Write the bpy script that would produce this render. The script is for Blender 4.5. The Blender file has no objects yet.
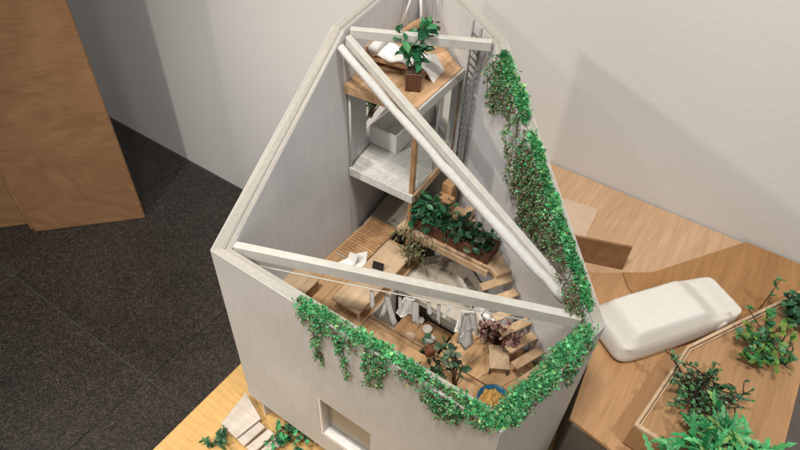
import bpy, bmesh, math, random
import numpy as np
from mathutils import Vector, Matrix

random.seed(7)
RNG = np.random.default_rng(11)
SC = bpy.context.scene
COL = SC.collection
FLOOR = -1.92          # gallery floor, measured from the camera; everything is lifted so the floor is z = 0

# ------------------------------------------------------------------ camera
cam_d = bpy.data.cameras.new('camera'); cam = bpy.data.objects.new('camera', cam_d); COL.objects.link(cam)
SC.camera = cam
F_PX = 605.0
_dn = Vector((369 - 400, 831 - 225, F_PX)).normalized()
_fw = (Vector((0, 0, 1)) - _dn * _dn.z).normalized(); _rt = _dn.cross(_fw)
_a = math.radians(-32.2)
_X = _rt * math.cos(_a) + _fw * math.sin(_a); _Y = -_rt * math.sin(_a) + _fw * math.cos(_a); _Z = -_dn
R3 = Matrix((_X, _Y, _Z))
right, up, back = R3 @ Vector((1, 0, 0)), R3 @ Vector((0, -1, 0)), R3 @ Vector((0, 0, -1))
M = Matrix((right, up, back)).transposed().to_4x4(); M.translation = Vector((0, 0, -FLOOR))
cam.matrix_world = M
cam_d.sensor_width = 36; cam_d.lens = 36 * F_PX / 800; cam_d.clip_start = 0.02; cam_d.clip_end = 60
cam_d.dof.use_dof = True; cam_d.dof.focus_distance = 1.12; cam_d.dof.aperture_fstop = 45

# ------------------------------------------------------------------ light: gallery spots on a ceiling track, an added overhead fill, soft room light
w = bpy.data.worlds.new('World'); SC.world = w; w.use_nodes = True
w.node_tree.nodes['Background'].inputs[0].default_value = (1.0, 0.985, 0.965, 1)
w.node_tree.nodes['Background'].inputs[1].default_value = 0.31

def spot(name, loc, target, watts, color, cone, blend, radius):
    d = bpy.data.lights.new(name, 'SPOT'); d.energy = watts; d.color = color
    d.spot_size = math.radians(cone); d.spot_blend = blend; d.shadow_soft_size = radius
    o = bpy.data.objects.new(name, d); COL.objects.link(o)
    o.location = Vector(loc) + Vector((0, 0, -FLOOR))
    o.rotation_euler = (Vector(target) - Vector(loc)).to_track_quat('-Z', 'Y').to_euler()
spot('track_spot_warm', (-2.85, -.62, 1.12), (-.30, .80, -.95), 135, (1.0, .88, .73), 62, .7, .06)
spot('track_spot_right', (.95, .20, 1.45), (-.05, .80, -1.0), 84, (1.0, .97, .93), 88, .8, .05)
spot('track_spot_wash', (-1.05, -1.25, 1.20), (-1.20, .50, -1.30), 185, (1.0, .96, .90), 52, .9, .07)
spot('fill_overhead', (-.30, -.20, 1.60), (-.30, .60, -1.0), 180, (1.0, .95, .88), 88, .9, .18)  # fill lamp added to brighten the house interior from above

SC.view_settings.view_transform = 'Standard'; SC.view_settings.look = 'None'
SC.view_settings.exposure = 0.11; SC.view_settings.gamma = 1.0
SC.cycles.use_denoising = True
SC.cycles.max_bounces = 8

# ------------------------------------------------------------------ materials
def new_mat(name):
    m = bpy.data.materials.new(name); m.use_nodes = True
    nt = m.node_tree; b = nt.nodes['Principled BSDF']
    return m, nt, b
def N(nt, t, **kw):
    n = nt.nodes.new(t)
    for k, v in kw.items(): setattr(n, k, v)
    return n
def ramp(nt, stops, fac):
    r = N(nt, 'ShaderNodeValToRGB'); cr = r.color_ramp
    while len(cr.elements) < len(stops): cr.elements.new(.5)
    for e, (p, c) in zip(cr.elements, stops): e.position = p; e.color = (*c, 1)
    nt.links.new(fac, r.inputs[0]); return r.outputs[0]
def coords(nt, scale, rot=(0, 0, 0), rnd=True):
    tc = N(nt, 'ShaderNodeTexCoord'); mp = N(nt, 'ShaderNodeMapping')
    mp.inputs['Scale'].default_value = scale; mp.inputs['Rotation'].default_value = rot
    nt.links.new(tc.outputs['Object'], mp.inputs[0])
    if rnd:
        oi = N(nt, 'ShaderNodeObjectInfo'); ad = N(nt, 'ShaderNodeVectorMath', operation='ADD'); ml = N(nt, 'ShaderNodeMath', operation='MULTIPLY')
        ml.inputs[1].default_value = 37.0
        nt.links.new(oi.outputs['Random'], ml.inputs[0]); nt.links.new(ml.outputs[0], ad.inputs[1]); nt.links.new(mp.outputs[0], ad.inputs[0])
        return ad.outputs[0]
    return mp.outputs[0]
def noise(nt, vec, scale, detail=6, rough=.6, dist=0.0):
    n = N(nt, 'ShaderNodeTexNoise'); n.inputs['Scale'].default_value = scale; n.inputs['Detail'].default_value = detail
    n.inputs['Roughness'].default_value = rough; n.inputs['Distortion'].default_value = dist
    nt.links.new(vec, n.inputs['Vector']); return n.outputs['Fac']
def bump(nt, b, h, strength, dist=.002):
    bp = N(nt, 'ShaderNodeBump'); bp.inputs['Strength'].default_value = strength; bp.inputs['Distance'].default_value = dist
    nt.links.new(h, bp.inputs['Height']); nt.links.new(bp.outputs[0], b.inputs['Normal'])
def mix(nt, a, b_, fac, mode='MIX'):
    m = N(nt, 'ShaderNodeMix', data_type='RGBA', blend_type=mode)
    for s, v in ((m.inputs[0], fac), (m.inputs[6], a), (m.inputs[7], b_)):
        if isinstance(v, (int, float)): s.default_value = v
        elif isinstance(v, tuple): s.default_value = (*v, 1)
        else: nt.links.new(v, s)
    return m.outputs[2]

def wood(name, dark, mid, light, grain=(60, 4, 60), rot=0.0, rough=.5, bstr=.15, figure=7.0, vary=.12):
    """plywood / veneer: long stretched grain, broad figure, fine pores; grain runs along local Y turned by rot"""
    m, nt, b = new_mat(name)
    v = coords(nt, grain, (0, 0, rot)); v2 = coords(nt, (figure, figure * .12, figure), (0, 0, rot))
    g = noise(nt, v, 1.0, 7, .65, .3); f = noise(nt, v2, 1.6, 4, .6, 2.2)
    c1 = ramp(nt, [(.30, dark), (.52, mid), (.75, light)], f)
    c2 = ramp(nt, [(.32, (.55, .55, .55)), (.6, (1, 1, 1))], g)
    c = mix(nt, c1, c2, .45, 'MULTIPLY')
    oi = N(nt, 'ShaderNodeObjectInfo'); mr = N(nt, 'ShaderNodeMapRange'); mr.inputs['To Min'].default_value = 1 - vary; mr.inputs['To Max'].default_value = 1 + vary
    nt.links.new(oi.outputs['Random'], mr.inputs[0])
    hs = N(nt, 'ShaderNodeHueSaturation'); nt.links.new(mr.outputs[0], hs.inputs['Value']); nt.links.new(c, hs.inputs['Color'])
    nt.links.new(hs.outputs[0], b.inputs['Base Color']); b.inputs['Roughness'].default_value = rough
    b.inputs['Specular IOR Level'].default_value = .3
    bump(nt, b, g, bstr, .001)
    return m
def paint(name, col, var=.10, rough=.6, scale=30, grain=None, bstr=.12, spec=.3, stain=None):
    m, nt, b = new_mat(name)
    v = coords(nt, grain or (1, 1, 1)); n1 = noise(nt, v, scale, 6, .6); n2 = noise(nt, coords(nt, (1, 1, 1)), 6, 4, .6)
    lo = tuple(x * (1 - var) for x in col); hi = tuple(min(1, x * (1 + var)) for x in col)
    c = ramp(nt, [(.3, lo), (.7, hi)], n1)
    c = mix(nt, c, ramp(nt, [(.35, tuple(1 - (1 - x) * 1 for x in (stain or (.9, .88, .85)))), (.65, (1, 1, 1))], n2), .8, 'MULTIPLY')
    nt.links.new(c, b.inputs['Base Color']); b.inputs['Roughness'].default_value = rough; b.inputs['Specular IOR Level'].default_value = spec
    bump(nt, b, n1, bstr, .0012); return m
def leafmat(name, rough=.5, sub=.0):
    m, nt, b = new_mat(name)
    a = N(nt, 'ShaderNodeAttribute', attribute_name='Col')
    nt.links.new(a.outputs['Color'], b.inputs['Base Color']); b.inputs['Roughness'].default_value = rough
    b.inputs['Specular IOR Level'].default_value = .35
    t = N(nt, 'ShaderNodeBsdfTranslucent'); nt.links.new(a.outputs['Color'], t.inputs['Color'])
    ms = N(nt, 'ShaderNodeMixShader'); ms.inputs[0].default_value = .22
    out = nt.nodes['Material Output']
    nt.links.new(b.outputs[0], ms.inputs[1]); nt.links.new(t.outputs[0], ms.inputs[2]); nt.links.new(ms.outputs[0], out.inputs[0])
    return m

def granite():
    m, nt, b = new_mat('granite')
    v = coords(nt, (1, 1, 1)); vo = N(nt, 'ShaderNodeTexVoronoi'); vo.inputs['Scale'].default_value = 330; nt.links.new(v, vo.inputs['Vector'])
    sx = N(nt, 'ShaderNodeSeparateColor'); nt.links.new(vo.outputs['Color'], sx.inputs[0])
    n = noise(nt, v, 60, 4, .7)
    c = ramp(nt, [(.0, (.013, .012, .011)), (.45, (.032, .027, .023)), (.75, (.060, .051, .043)), (1, (.105, .091, .078))], sx.outputs[0])
    c = mix(nt, c, ramp(nt, [(.3, (.55, .55, .55)), (.7, (1.25, 1.22, 1.2))], n), 1.0, 'MULTIPLY')
    big = noise(nt, v, 2.2, 5, .65, .4); c = mix(nt, c, ramp(nt, [(.3, (.72, .72, .72)), (.7, (1.12, 1.1, 1.08))], big), 1.0, 'MULTIPLY')
    rr = N(nt, 'ShaderNodeMapRange'); rr.inputs['To Min'].default_value = .26; rr.inputs['To Max'].default_value = .52; nt.links.new(big, rr.inputs[0]); nt.links.new(rr.outputs[0], b.inputs['Roughness'])
    nt.links.new(c, b.inputs['Base Color'])
    b.inputs['Specular IOR Level'].default_value = .4
    bump(nt, b, n, .15, .001); return m
def plaster():
    m, nt, b = new_mat('wall_plaster')
    v = coords(nt, (1, 1, 1), rnd=False); n1 = noise(nt, v, 55, 5, .6); n2 = noise(nt, v, 1.3, 3, .5)
    c = ramp(nt, [(.3, (.63, .62, .60)), (.7, (.67, .66, .64))], n2)
    nt.links.new(c, b.inputs['Base Color']); b.inputs['Roughness'].default_value = .8; b.inputs['Specular IOR Level'].default_value = .2
    bump(nt, b, n1, .25, .003); return m

MAT = dict(
    plaster=plaster(), granite=granite(),
    grout=paint('grout', (.10, .092, .083), .1, .9),
    plinth=wood('plinth_plywood', (.28, .145, .068), (.34, .185, .090), (.40, .23, .118), grain=(7, 7, 240), figure=3.0, rough=.5),
    base=wood('yellow_plywood', (.52, .315, .11), (.57, .35, .13), (.61, .385, .155), grain=(12, 180, 144), rot=.55, figure=6),
    pale=wood('pale_plywood', (.49, .31, .18), (.53, .345, .205), (.57, .38, .235), grain=(168, 9, 144), rot=-.35, figure=11),
    brown=wood('brown_plywood', (.35, .175, .065), (.41, .215, .085), (.46, .25, .105), grain=(132, 9, 144), rot=.9, figure=7),
    brown2=wood('tan_plywood', (.42, .235, .11), (.47, .27, .13), (.51, .30, .15), grain=(192, 12, 144), rot=.15, figure=6),
    brownd=wood('dark_brown_plywood', (.20, .10, .045), (.28, .15, .07), (.34, .19, .095), grain=(60, 4, 60), figure=5),
    edge=wood('plywood_edge', (.42, .28, .17), (.55, .40, .26), (.66, .50, .35), grain=(6, 6, 400), figure=12),
    blind=paint('beige_blind', (.50, .42, .34), .06, .8),
    sheet=paint('pale_card', (.62, .46, .34), .05, .7),
    wall=paint('grey_painted_wood', (.50, .485, .465), .05, .6, 1.0, (90, 90, 14), .08, .25, (.88, .87, .86)),
    lining=paint('grey_lining_wood', (.60, .60, .605), .05, .6, 1.0, (170, 170, 9), .10, .25, (.85, .85, .87)),
    topedge=paint('grey_wood_edge', (.39, .37, .33), .07, .7, 1.0, (150, 150, 150), .12, .2, (.86, .85, .82)),
    beam=paint('white_painted_wood', (.52, .505, .465), .08, .55, 60, None, .06, .3, (.86, .85, .82)),
    beamd=paint('grey_beam_side', (.50, .485, .45), .1, .6, 60),
    white=paint('white_card', (.76, .75, .73), .06, .7, 50),
    cloth=paint('white_cloth', (.86, .85, .83), .07, .85, 90, None, .2, .1),
    paper=paint('crumpled_white_paper', (.55, .545, .53), .08, .9, 160, None, .5, .1, (.90, .89, .87)),
    car=paint('carved_white_foam', (.74, .715, .665), .03, .6, 70, (1, 1, 1), .25, .2, (.95, .94, .91)),
    floorw=wood('floor_wood', (.42, .24, .115), (.54, .335, .175), (.62, .405, .23), grain=(140, 8, 80), figure=14, vary=.10),
    deck=wood('deck_wood', (.34, .185, .085), (.45, .26, .13), (.52, .32, .17), grain=(200, 20, 80), figure=16, vary=.12),
    plat=wood('platform_wood', (.36, .20, .095), (.53, .33, .18), (.64, .43, .27), grain=(90, 6, 60), rot=1.1, figure=16, vary=.16),
    tread=wood('tread_wood', (.44, .29, .165), (.56, .39, .24), (.63, .46, .30), grain=(100, 8, 60), rot=1.0, figure=12),
    greyw=wood('grey_wood', (.46, .43, .385), (.56, .53, .475), (.62, .59, .53), grain=(160, 10, 60), rot=1.57, figure=14, vary=.06),
    platw=wood('white_board', (.56, .545, .51), (.64, .625, .59), (.70, .685, .65), grain=(160, 10, 60), rot=1.57, figure=14, vary=.05),
    tablew=wood('table_wood', (.47, .33, .20), (.55, .40, .255), (.60, .45, .30), grain=(90, 6, 60), figure=9, rough=.45),
    concrete=paint('sand_concrete', (.54, .485, .40), .12, .85, 18, None, .3, .1, (.8, .78, .74)),
    dark=paint('dark_void', (.035, .032, .03), .2, .9),
    darkbox=paint('dark_box_side', (.13, .115, .10), .15, .7),  # even dark tone for the street block and the filler box
    greyp=paint('grey_cabinet', (.24, .225, .21), .15, .7),
    alu=paint('grey_aluminium', (.17, .17, .165), .15, .45),
    steel=paint('dark_steel', (.055, .055, .055), .2, .45),
    plank=wood('bleached_plank', (.46, .395, .335), (.54, .475, .41), (.60, .535, .47), grain=(10, 120, 60), figure=10),
    terra=paint('brown_box', (.115, .048, .028), .25, .7, 30, (3, 3, 40), .2),
    pot=paint('walnut_pot', (.105, .045, .025), .25, .5, 20, (20, 20, 3)),
    soil=paint('soil', (.05, .032, .02), .4, .95, 200, None, .8),
    stem=paint('brown_stem', (.075, .045, .026), .3, .8, 90),
    stemd=paint('dark_stem', (.03, .022, .016), .3, .8, 90),
    blue=paint('blue_glaze', (.015, .11, .22), .2, .25, 30, None, .05, .5),
    ochre=paint('ochre_crumb', (.50, .30, .09), .6, .9, 200, None, .8),
    ceramic=paint('white_ceramic', (.75, .70, .62), .04, .3),
    clay=paint('clay_pot', (.22, .085, .04), .2, .7),
    leaf=leafmat('leaf'), leafg=leafmat('glossy_leaf', .38),
    screen=paint('black_screen', (.02, .02, .022), .1, .25),
    frame=paint('white_window_frame', (.70, .68, .66), .05, .5),
)
gm, gnt, gb = new_mat('clear_glass')
gb.inputs['Base Color'].default_value = (.95, .97, .96, 1); gb.inputs['Roughness'].default_value = .03; gb.inputs['Transmission Weight'].default_value = 1.0; gb.inputs['IOR'].default_value = 1.08
MAT['glass'] = gm

# ------------------------------------------------------------------ mesh helpers (all coordinates are given from the camera's height: z < 0)
ROOT = {}
def thing(name, label, cat, base, group=None):
    o = bpy.data.objects.new(name, None); COL.objects.link(o); o.empty_display_size = .02
    o.location = base; ROOT[o.name] = Vector(base)
    tag(o, label, cat, group); return o
def tag(o, label=None, cat=None, group=None, kind=None):
    for k, v in (('label', label), ('category', cat), ('group', group), ('kind', kind)):
        if v: o[k] = v
    return o
def root_loc(p):
    while p.parent: p = p.parent
    return ROOT.get(p.name, Vector((0, 0, 0)))
def mesh_obj(name, bm, mat, parent=None, base=None, smooth=False):
    """one mesh object; parts live in their thing's frame, a lone mesh gets its origin at its base"""
    if parent is None:
        if base is None:
            vs = np.array([v.co for v in bm.verts]); mn, mx = vs.min(0), vs.max(0); base = ((mn[0] + mx[0]) / 2, (mn[1] + mx[1]) / 2, mn[2])
        off = Vector(base)
    else: off = root_loc(parent)
    bmesh.ops.translate(bm, verts=bm.verts, vec=-off)
    bmesh.ops.recalc_face_normals(bm, faces=bm.faces)
    me = bpy.data.meshes.new(name); bm.to_mesh(me); bm.free()
    if smooth:
        for p in me.polygons: p.use_smooth = True
    me.materials.append(MAT[mat] if isinstance(mat, str) else mat)
    o = bpy.data.objects.new(name, me); COL.objects.link(o)
    if parent is None: o.location = off; ROOT[o.name] = off
    else: o.parent = parent
    return o
def add_prism(bm, poly, z0, z1):
    """z0/z1: number or per-vertex list"""
    n = len(poly); zs0 = z0 if isinstance(z0, (list, tuple)) else [z0] * n; zs1 = z1 if isinstance(z1, (list, tuple)) else [z1] * n
    lo = [bm.verts.new((x, y, z)) for (x, y), z in zip(poly, zs0)]; hi = [bm.verts.new((x, y, z)) for (x, y), z in zip(poly, zs1)]
    bm.faces.new(lo[::-1]); bm.faces.new(hi)
    for i in range(n): bm.faces.new((lo[i], lo[(i + 1) % n], hi[(i + 1) % n], hi[i]))
def bev(bm, r):
    if r: bmesh.ops.bevel(bm, geom=list(bm.edges), offset=r, segments=1, affect='EDGES', profile=.5)
def prism(name, poly, z0, z1, mat, parent=None, r=.0008):
    bm = bmesh.new(); add_prism(bm, poly, z0, z1); bmesh.ops.recalc_face_normals(bm, faces=bm.faces); bev(bm, r)
    return mesh_obj(name, bm, mat, parent)
def rect(x0, x1, y0, y1): return [(x0, y0), (x1, y0), (x1, y1), (x0, y1)]
def box(name, x0, x1, y0, y1, z0, z1, mat, parent=None, r=.0008): return prism(name, rect(x0, x1, y0, y1), z0, z1, mat, parent, r)
def rbox(name, cx, cy, ang, l, wd, z0, z1, mat, parent=None, r=.0008):
    c, s = math.cos(ang), math.sin(ang)
    p = [(cx + u * c - v * s, cy + u * s + v * c) for u, v in ((-l / 2, -wd / 2), (l / 2, -wd / 2), (l / 2, wd / 2), (-l / 2, wd / 2))]
    return prism(name, p, z0, z1, mat, parent, r)
def add_rod(bm, P, Q, wd, h):
    """rectangular rod, top centre line from P to Q; ends cut vertically"""
    P, Q = Vector(P), Vector(Q); d = (Q - P); s = Vector((-d.y, d.x, 0)).normalized() * wd / 2; dz = Vector((0, 0, h))
    v = [bm.verts.new(p) for p in (P - s - dz, P + s - dz, P + s, P - s, Q - s - dz, Q + s - dz, Q + s, Q - s)]
    for f in ((0, 1, 2, 3), (7, 6, 5, 4), (0, 4, 5, 1), (1, 5, 6, 2), (2, 6, 7, 3), (3, 7, 4, 0)): bm.faces.new([v[i] for i in f])
def rod(name, P, Q, wd, h, mat, parent=None, r=.001):
    bm = bmesh.new(); add_rod(bm, P, Q, wd, h); bmesh.ops.recalc_face_normals(bm, faces=bm.faces); bev(bm, r); return mesh_obj(name, bm, mat, parent)
def add_tube(bm, pts, rad, seg=6, caps=True):
    pts = [Vector(p) for p in pts]; n = len(pts); rs = rad if isinstance(rad, (list, tuple)) else [rad] * n; rings = []
    for i, p in enumerate(pts):
        t = (pts[min(i + 1, n - 1)] - pts[max(i - 1, 0)]).normalized(); a = t.orthogonal().normalized() if i == 0 else (rings_a - t * rings_a.dot(t)).normalized()
        rings_a = a; b = t.cross(a)
        rings.append([bm.verts.new(p + (a * math.cos(k * 2 * math.pi / seg) + b * math.sin(k * 2 * math.pi / seg)) * rs[i]) for k in range(seg)])
    for r0, r1 in zip(rings, rings[1:]):
        for k in range(seg): bm.faces.new((r0[k], r0[(k + 1) % seg], r1[(k + 1) % seg], r1[k]))
    if caps: bm.faces.new(rings[0][::-1]); bm.faces.new(rings[-1])
def tube(name, pts, rad, mat, parent=None, seg=8, smooth=True):
    bm = bmesh.new(); add_tube(bm, pts, rad, seg); return mesh_obj(name, bm, mat, parent, smooth=smooth)
def lathe(name, cx, cy, prof, mat, parent=None, seg=28):
    bm = bmesh.new(); rings = []
    for r, z in prof: rings.append([bm.verts.new((cx + r * math.cos(k * 2 * math.pi / seg), cy + r * math.sin(k * 2 * math.pi / seg), z)) for k in range(seg)])
    for a, b in zip(rings, rings[1:]):
        for k in range(seg): bm.faces.new((a[k], a[(k + 1) % seg], b[(k + 1) % seg], b[k]))
    bm.faces.new(rings[0][::-1]); bm.faces.new(rings[-1])
    return mesh_obj(name, bm, mat, parent, smooth=True)
def clip(poly, conv):
    """Sutherland-Hodgman against a convex counter-clockwise polygon"""
    out = list(poly)
    for i in range(len(conv)):
        a, b = conv[i], conv[(i + 1) % len(conv)]; src, out = out, []
        side = lambda p: (b[0] - a[0]) * (p[1] - a[1]) - (b[1] - a[1]) * (p[0] - a[0])
        for j in range(len(src)):
            p, q = src[j], src[(j + 1) % len(src)]; sp, sq = side(p), side(q)
            if sp >= 0: out.append(p)
            if (sp > 0 > sq) or (sp < 0 < sq):
                t = sp / (sp - sq); out.append((p[0] + (q[0] - p[0]) * t, p[1] + (q[1] - p[1]) * t))
        if len(out) < 3: return []
    return out
def area(p): return abs(sum(p[i][0] * p[(i + 1) % len(p)][1] - p[(i + 1) % len(p)][0] * p[i][1] for i in range(len(p)))) / 2
def planks(region, ang, width, z0, z1, mat, parent, name='plank', gap=.0008, r=.0004, org=(0, 0)):
    """boards side by side inside a convex region, each its own part"""
    c, s = math.cos(ang), math.sin(ang)
    vs = [-(x - org[0]) * s + (y - org[1]) * c for x, y in region]
    k0, k1 = math.floor(min(vs) / width), math.ceil(max(vs) / width)
    for k in range(k0, k1):
        v0, v1 = k * width + gap / 2, (k + 1) * width - gap / 2
        q = [(org[0] + u * c - v * s, org[1] + u * s + v * c) for u, v in ((-3, v0), (3, v0), (3, v1), (-3, v1))]
        pl = clip(q, region)
        if len(pl) > 2 and area(pl) > 4e-5: prism(name, pl, z0, z1, mat, parent, 0 if area(pl) < 3e-4 else r)

# ---- foliage
def leaf_template(kind):
    if kind == 'small':   # short rounded leaf folded along the rib
        v = [(0, 0, 0), (.45, .38, .12), (1, 0, .02), (.45, -.38, .12), (.5, 0, -.02)]
        f = [(0, 4, 1), (4, 2, 1), (0, 3, 4), (3, 2, 4)]
    elif kind == 'long':
        v = [(0, 0, 0), (.35, .17, .08), (.75, .13, .05), (1, 0, -.12), (.75, -.13, .05), (.35, -.17, .08), (.35, 0, .02), (.75, 0, .0)]
        f = [(0, 6, 1), (6, 7, 2, 1), (7, 3, 2), (0, 5, 6), (5, 4, 7, 6), (4, 3, 7)]
    elif kind == 'frond': # narrow toothed leaf
        v = [(0, 0, 0), (.22, .06, .04), (.34, .14, .06), (.46, .07, .04), (.58, .13, .04), (.70, .05, .01), (.80, .09, -.02), (1, 0, -.16), (.80, -.09, -.02), (.70, -.05, .01), (.58, -.13, .04), (.46, -.07, .04), (.34, -.14, .06), (.22, -.06, .04), (.34, 0, .01), (.58, 0, 0), (.80, 0, -.05)]
        f = [(0, 14, 2, 1), (14, 15, 4, 3, 2), (15, 16, 6, 5, 4), (16, 7, 6), (0, 13, 12, 14), (14, 12, 11, 10, 15), (15, 10, 9, 8, 16), (16, 8, 7)]
    else:                 # oval
        v = [(0, 0, 0), (.25, .24, .07), (.65, .30, .07), (1, 0, -.08), (.65, -.30, .07), (.25, -.24, .07), (.3, 0, .0), (.7, 0, .0)]
        f = [(0, 6, 1), (6, 7, 2, 1), (7, 3, 2), (0, 5, 6), (5, 4, 7, 6), (4, 3, 7)]
    return np.array(v, float), f
def foliage(name, pos, dirs, sizes, cols, kind, mat, parent, stuff=True, roll=None):
    """many real leaves in one part; dirs = pointing direction of each leaf"""
    tv, tf = leaf_template(kind); n = len(pos); pos = np.asarray(pos); d = np.asarray(dirs, float); d /= np.linalg.norm(d, axis=1)[:, None] + 1e-9
    rv = RNG.normal(size=(n, 3)) * (.55 if roll is None else roll) + np.array([0, 0, 1.0]); y = np.cross(rv, d); y /= np.linalg.norm(y, axis=1)[:, None] + 1e-9; z = np.cross(d, y)
    s = np.asarray(sizes)[:, None, None]
    V = pos[:, None, :] + s * (tv[None, :, 0:1] * d[:, None, :] + tv[None, :, 1:2] * y[:, None, :] + tv[None, :, 2:3] * z[:, None, :])
    off = np.array(root_loc(parent)); V = V.reshape(-1, 3) - off; k = len(tv)
    faces = [tuple(i * k + a for a in f) for i in range(n) for f in tf]
    me = bpy.data.meshes.new(name); me.from_pydata(V.tolist(), [], faces)
    at = me.color_attributes.new('Col', 'FLOAT_COLOR', 'POINT'); C = np.ones((n, k, 4)); C[:, :, :3] = np.asarray(cols)[:, None, :]
    at.data.foreach_set('color', C.reshape(-1).astype(np.float32))
    me.materials.append(MAT[mat]); o = bpy.data.objects.new(name, me); COL.objects.link(o); o.parent = parent
    if stuff: o['kind'] = 'stuff'
    return o
def palette(n, cols, jit=.25, w=None):
    c = np.array(cols)[RNG.choice(len(cols), n, p=w)]; return c * (1 + RNG.uniform(-jit, jit, (n, 1)))
BRIGHT = [(.07, .37, .14), (.11, .46, .18), (.04, .24, .08), (.19, .54, .25), (.06, .31, .13), (.28, .50, .20)]
OLIVE = [(.15, .21, .085), (.09, .19, .08), (.22, .21, .10), (.24, .15, .08), (.06, .14, .055), (.27, .28, .15)]
DEEP = [(.025, .12, .05), (.045, .17, .075), (.016, .075, .035), (.08, .20, .10)]

def garland(name, label, P, Q, out_side, n, spread, strands, hang_side, bright_amt=1.0, thick=.002, off=.30, hoff=.0125):
    """bushy creeper lying on the wall top from P to Q; strands = (t, length, leaves, drift, width) hanging on the wall face"""
    P, Q = np.array(P, float), np.array(Q, float); base = (P + Q) / 2
    t = thing(name, label, 'creeper', tuple(base), 'creepers on the model house walls')
    ax = (Q - P); L = np.linalg.norm(ax); ax /= L; side = np.array(out_side, float); hsd = np.array(hang_side, float)
    # clumps of different size along the wall, with thin places between them
    nc = max(6, int(L / .014)); cu = RNG.uniform(0, 1, nc); cw = RNG.uniform(.45, 1.25, nc)
    ci = RNG.choice(nc, n, p=cw / cw.sum()); u = np.clip(np.where(RNG.uniform(0, 1, n) < .33, RNG.uniform(0, 1, n), cu[ci] + RNG.normal(0, .009, n) / L), -.01, 1.01); sc = spread * cw[ci]
    clat = RNG.normal(0, .35, nc)[ci] * spread; cver = np.abs(RNG.normal(0, .25, nc))[ci] * spread
    v = RNG.normal(size=(n, 3)); v /= np.linalg.norm(v, axis=1)[:, None]; r = RNG.uniform(0, 1, n) ** .5
    lat = v[:, 0] * r * sc + clat + spread * off; ver = np.abs(v[:, 2]) * r * sc * .6 + cver + .001 - np.clip(np.abs(lat) - .010, 0, 1) * .9
    pos = P + u[:, None] * (Q - P) + lat[:, None] * side + np.outer(ver, (0, 0, 1)) + np.outer(v[:, 1] * r * sc * .6, ax)
    d = RNG.normal(size=(n, 3)) * .8 + v * .7 + np.array([0, 0, .35]); tone = RNG.uniform(.6, 1.35, nc)[ci]; col = palette(n, BRIGHT, .3) * tone[:, None]
    dry = RNG.uniform(0, 1, n) < .05; col[dry] = np.array(OLIVE)[RNG.integers(6, size=dry.sum())]
    foliage('foliage', pos, d, RNG.uniform(.0022, .0052, n) * RNG.choice([.75, 1, 1, 1.9], n), col, 'small', 'leaf', t)
    bm = bmesh.new()
    for q in range(5):
        ph = RNG.uniform(0, 6); pts = [P + (Q - P) * k / 18 + side * (.004 * math.sin(ph + k * .9) + .003) + np.array([0, 0, .003 + .002 * math.sin(ph * 2 + k * .7)]) for k in range(19)]
        add_tube(bm, pts, .0008, 4)
    hp, hd, hs, hc = [], [], [], []
    for (tt, ln, nl, drift, wide) in strands:
        start = P + (Q - P) * tt; k = max(1, int(wide / .006) + 1)
        for j in range(k):
            x0 = (j / max(1, k - 1) - .5) * wide if k > 1 else 0.0
            l2 = ln * RNG.uniform(.7, 1.15) * (1 - .35 * abs(x0) / (wide / 2 + 1e-6) if k > 2 else 1); pts = []; wob = RNG.uniform(0, 6); lift = RNG.uniform(0, thick)
            for i in range(10):
                f = i / 9; pts.append(start + ax * (x0 + drift * f + .004 * math.sin(wob + f * 8) + .002 * math.sin(wob * 3 + f * 19)) + hsd * (hoff + lift * math.sin(f * 2.6) + .003 * math.sin(wob * 2 + f * 6)) + np.array([0, 0, ax[2] * -x0 * 0 - .001 - f * l2]))
            add_tube(bm, pts, [.0009] * 5 + [.0006] * 5, 4)
            for _ in range(int(nl / k)):
                f = RNG.uniform(0, 1) ** .9; i0 = min(8, int(f * 9)); p = pts[i0] + (pts[i0 + 1] - pts[i0]) * (f * 9 - i0)
                if f > .35 and math.sin(f * 23 + wob * 5) < -.45: continue          # bare bits of stem
                q = p + RNG.normal(0, .0036 * (1 - .45 * f), 3) + hsd * .001
                hp.append(q); hd.append(RNG.normal(size=3) + np.array([0, 0, -.5]) + hsd * .6); hs.append(RNG.uniform(.0025, .0058) * (1.3 if RNG.uniform() < .15 else 1))
                hc.append((np.array(BRIGHT[RNG.integers(6)]) * .85 if RNG.uniform(0, 1) > .15 + .55 * f + (1 - bright_amt) else np.array(OLIVE[RNG.integers(6)])) * RNG.uniform(.7, 1.3))
                if RNG.uniform() < .08: add_tube(bm, [p, q + RNG.normal(0, .003, 3)], .0005, 3)
    mesh_obj('stem', bm, 'stem', t)
    if hp: foliage('trailing_foliage', hp, hd, hs, hc, 'small', 'leaf', t)
    return t

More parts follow.
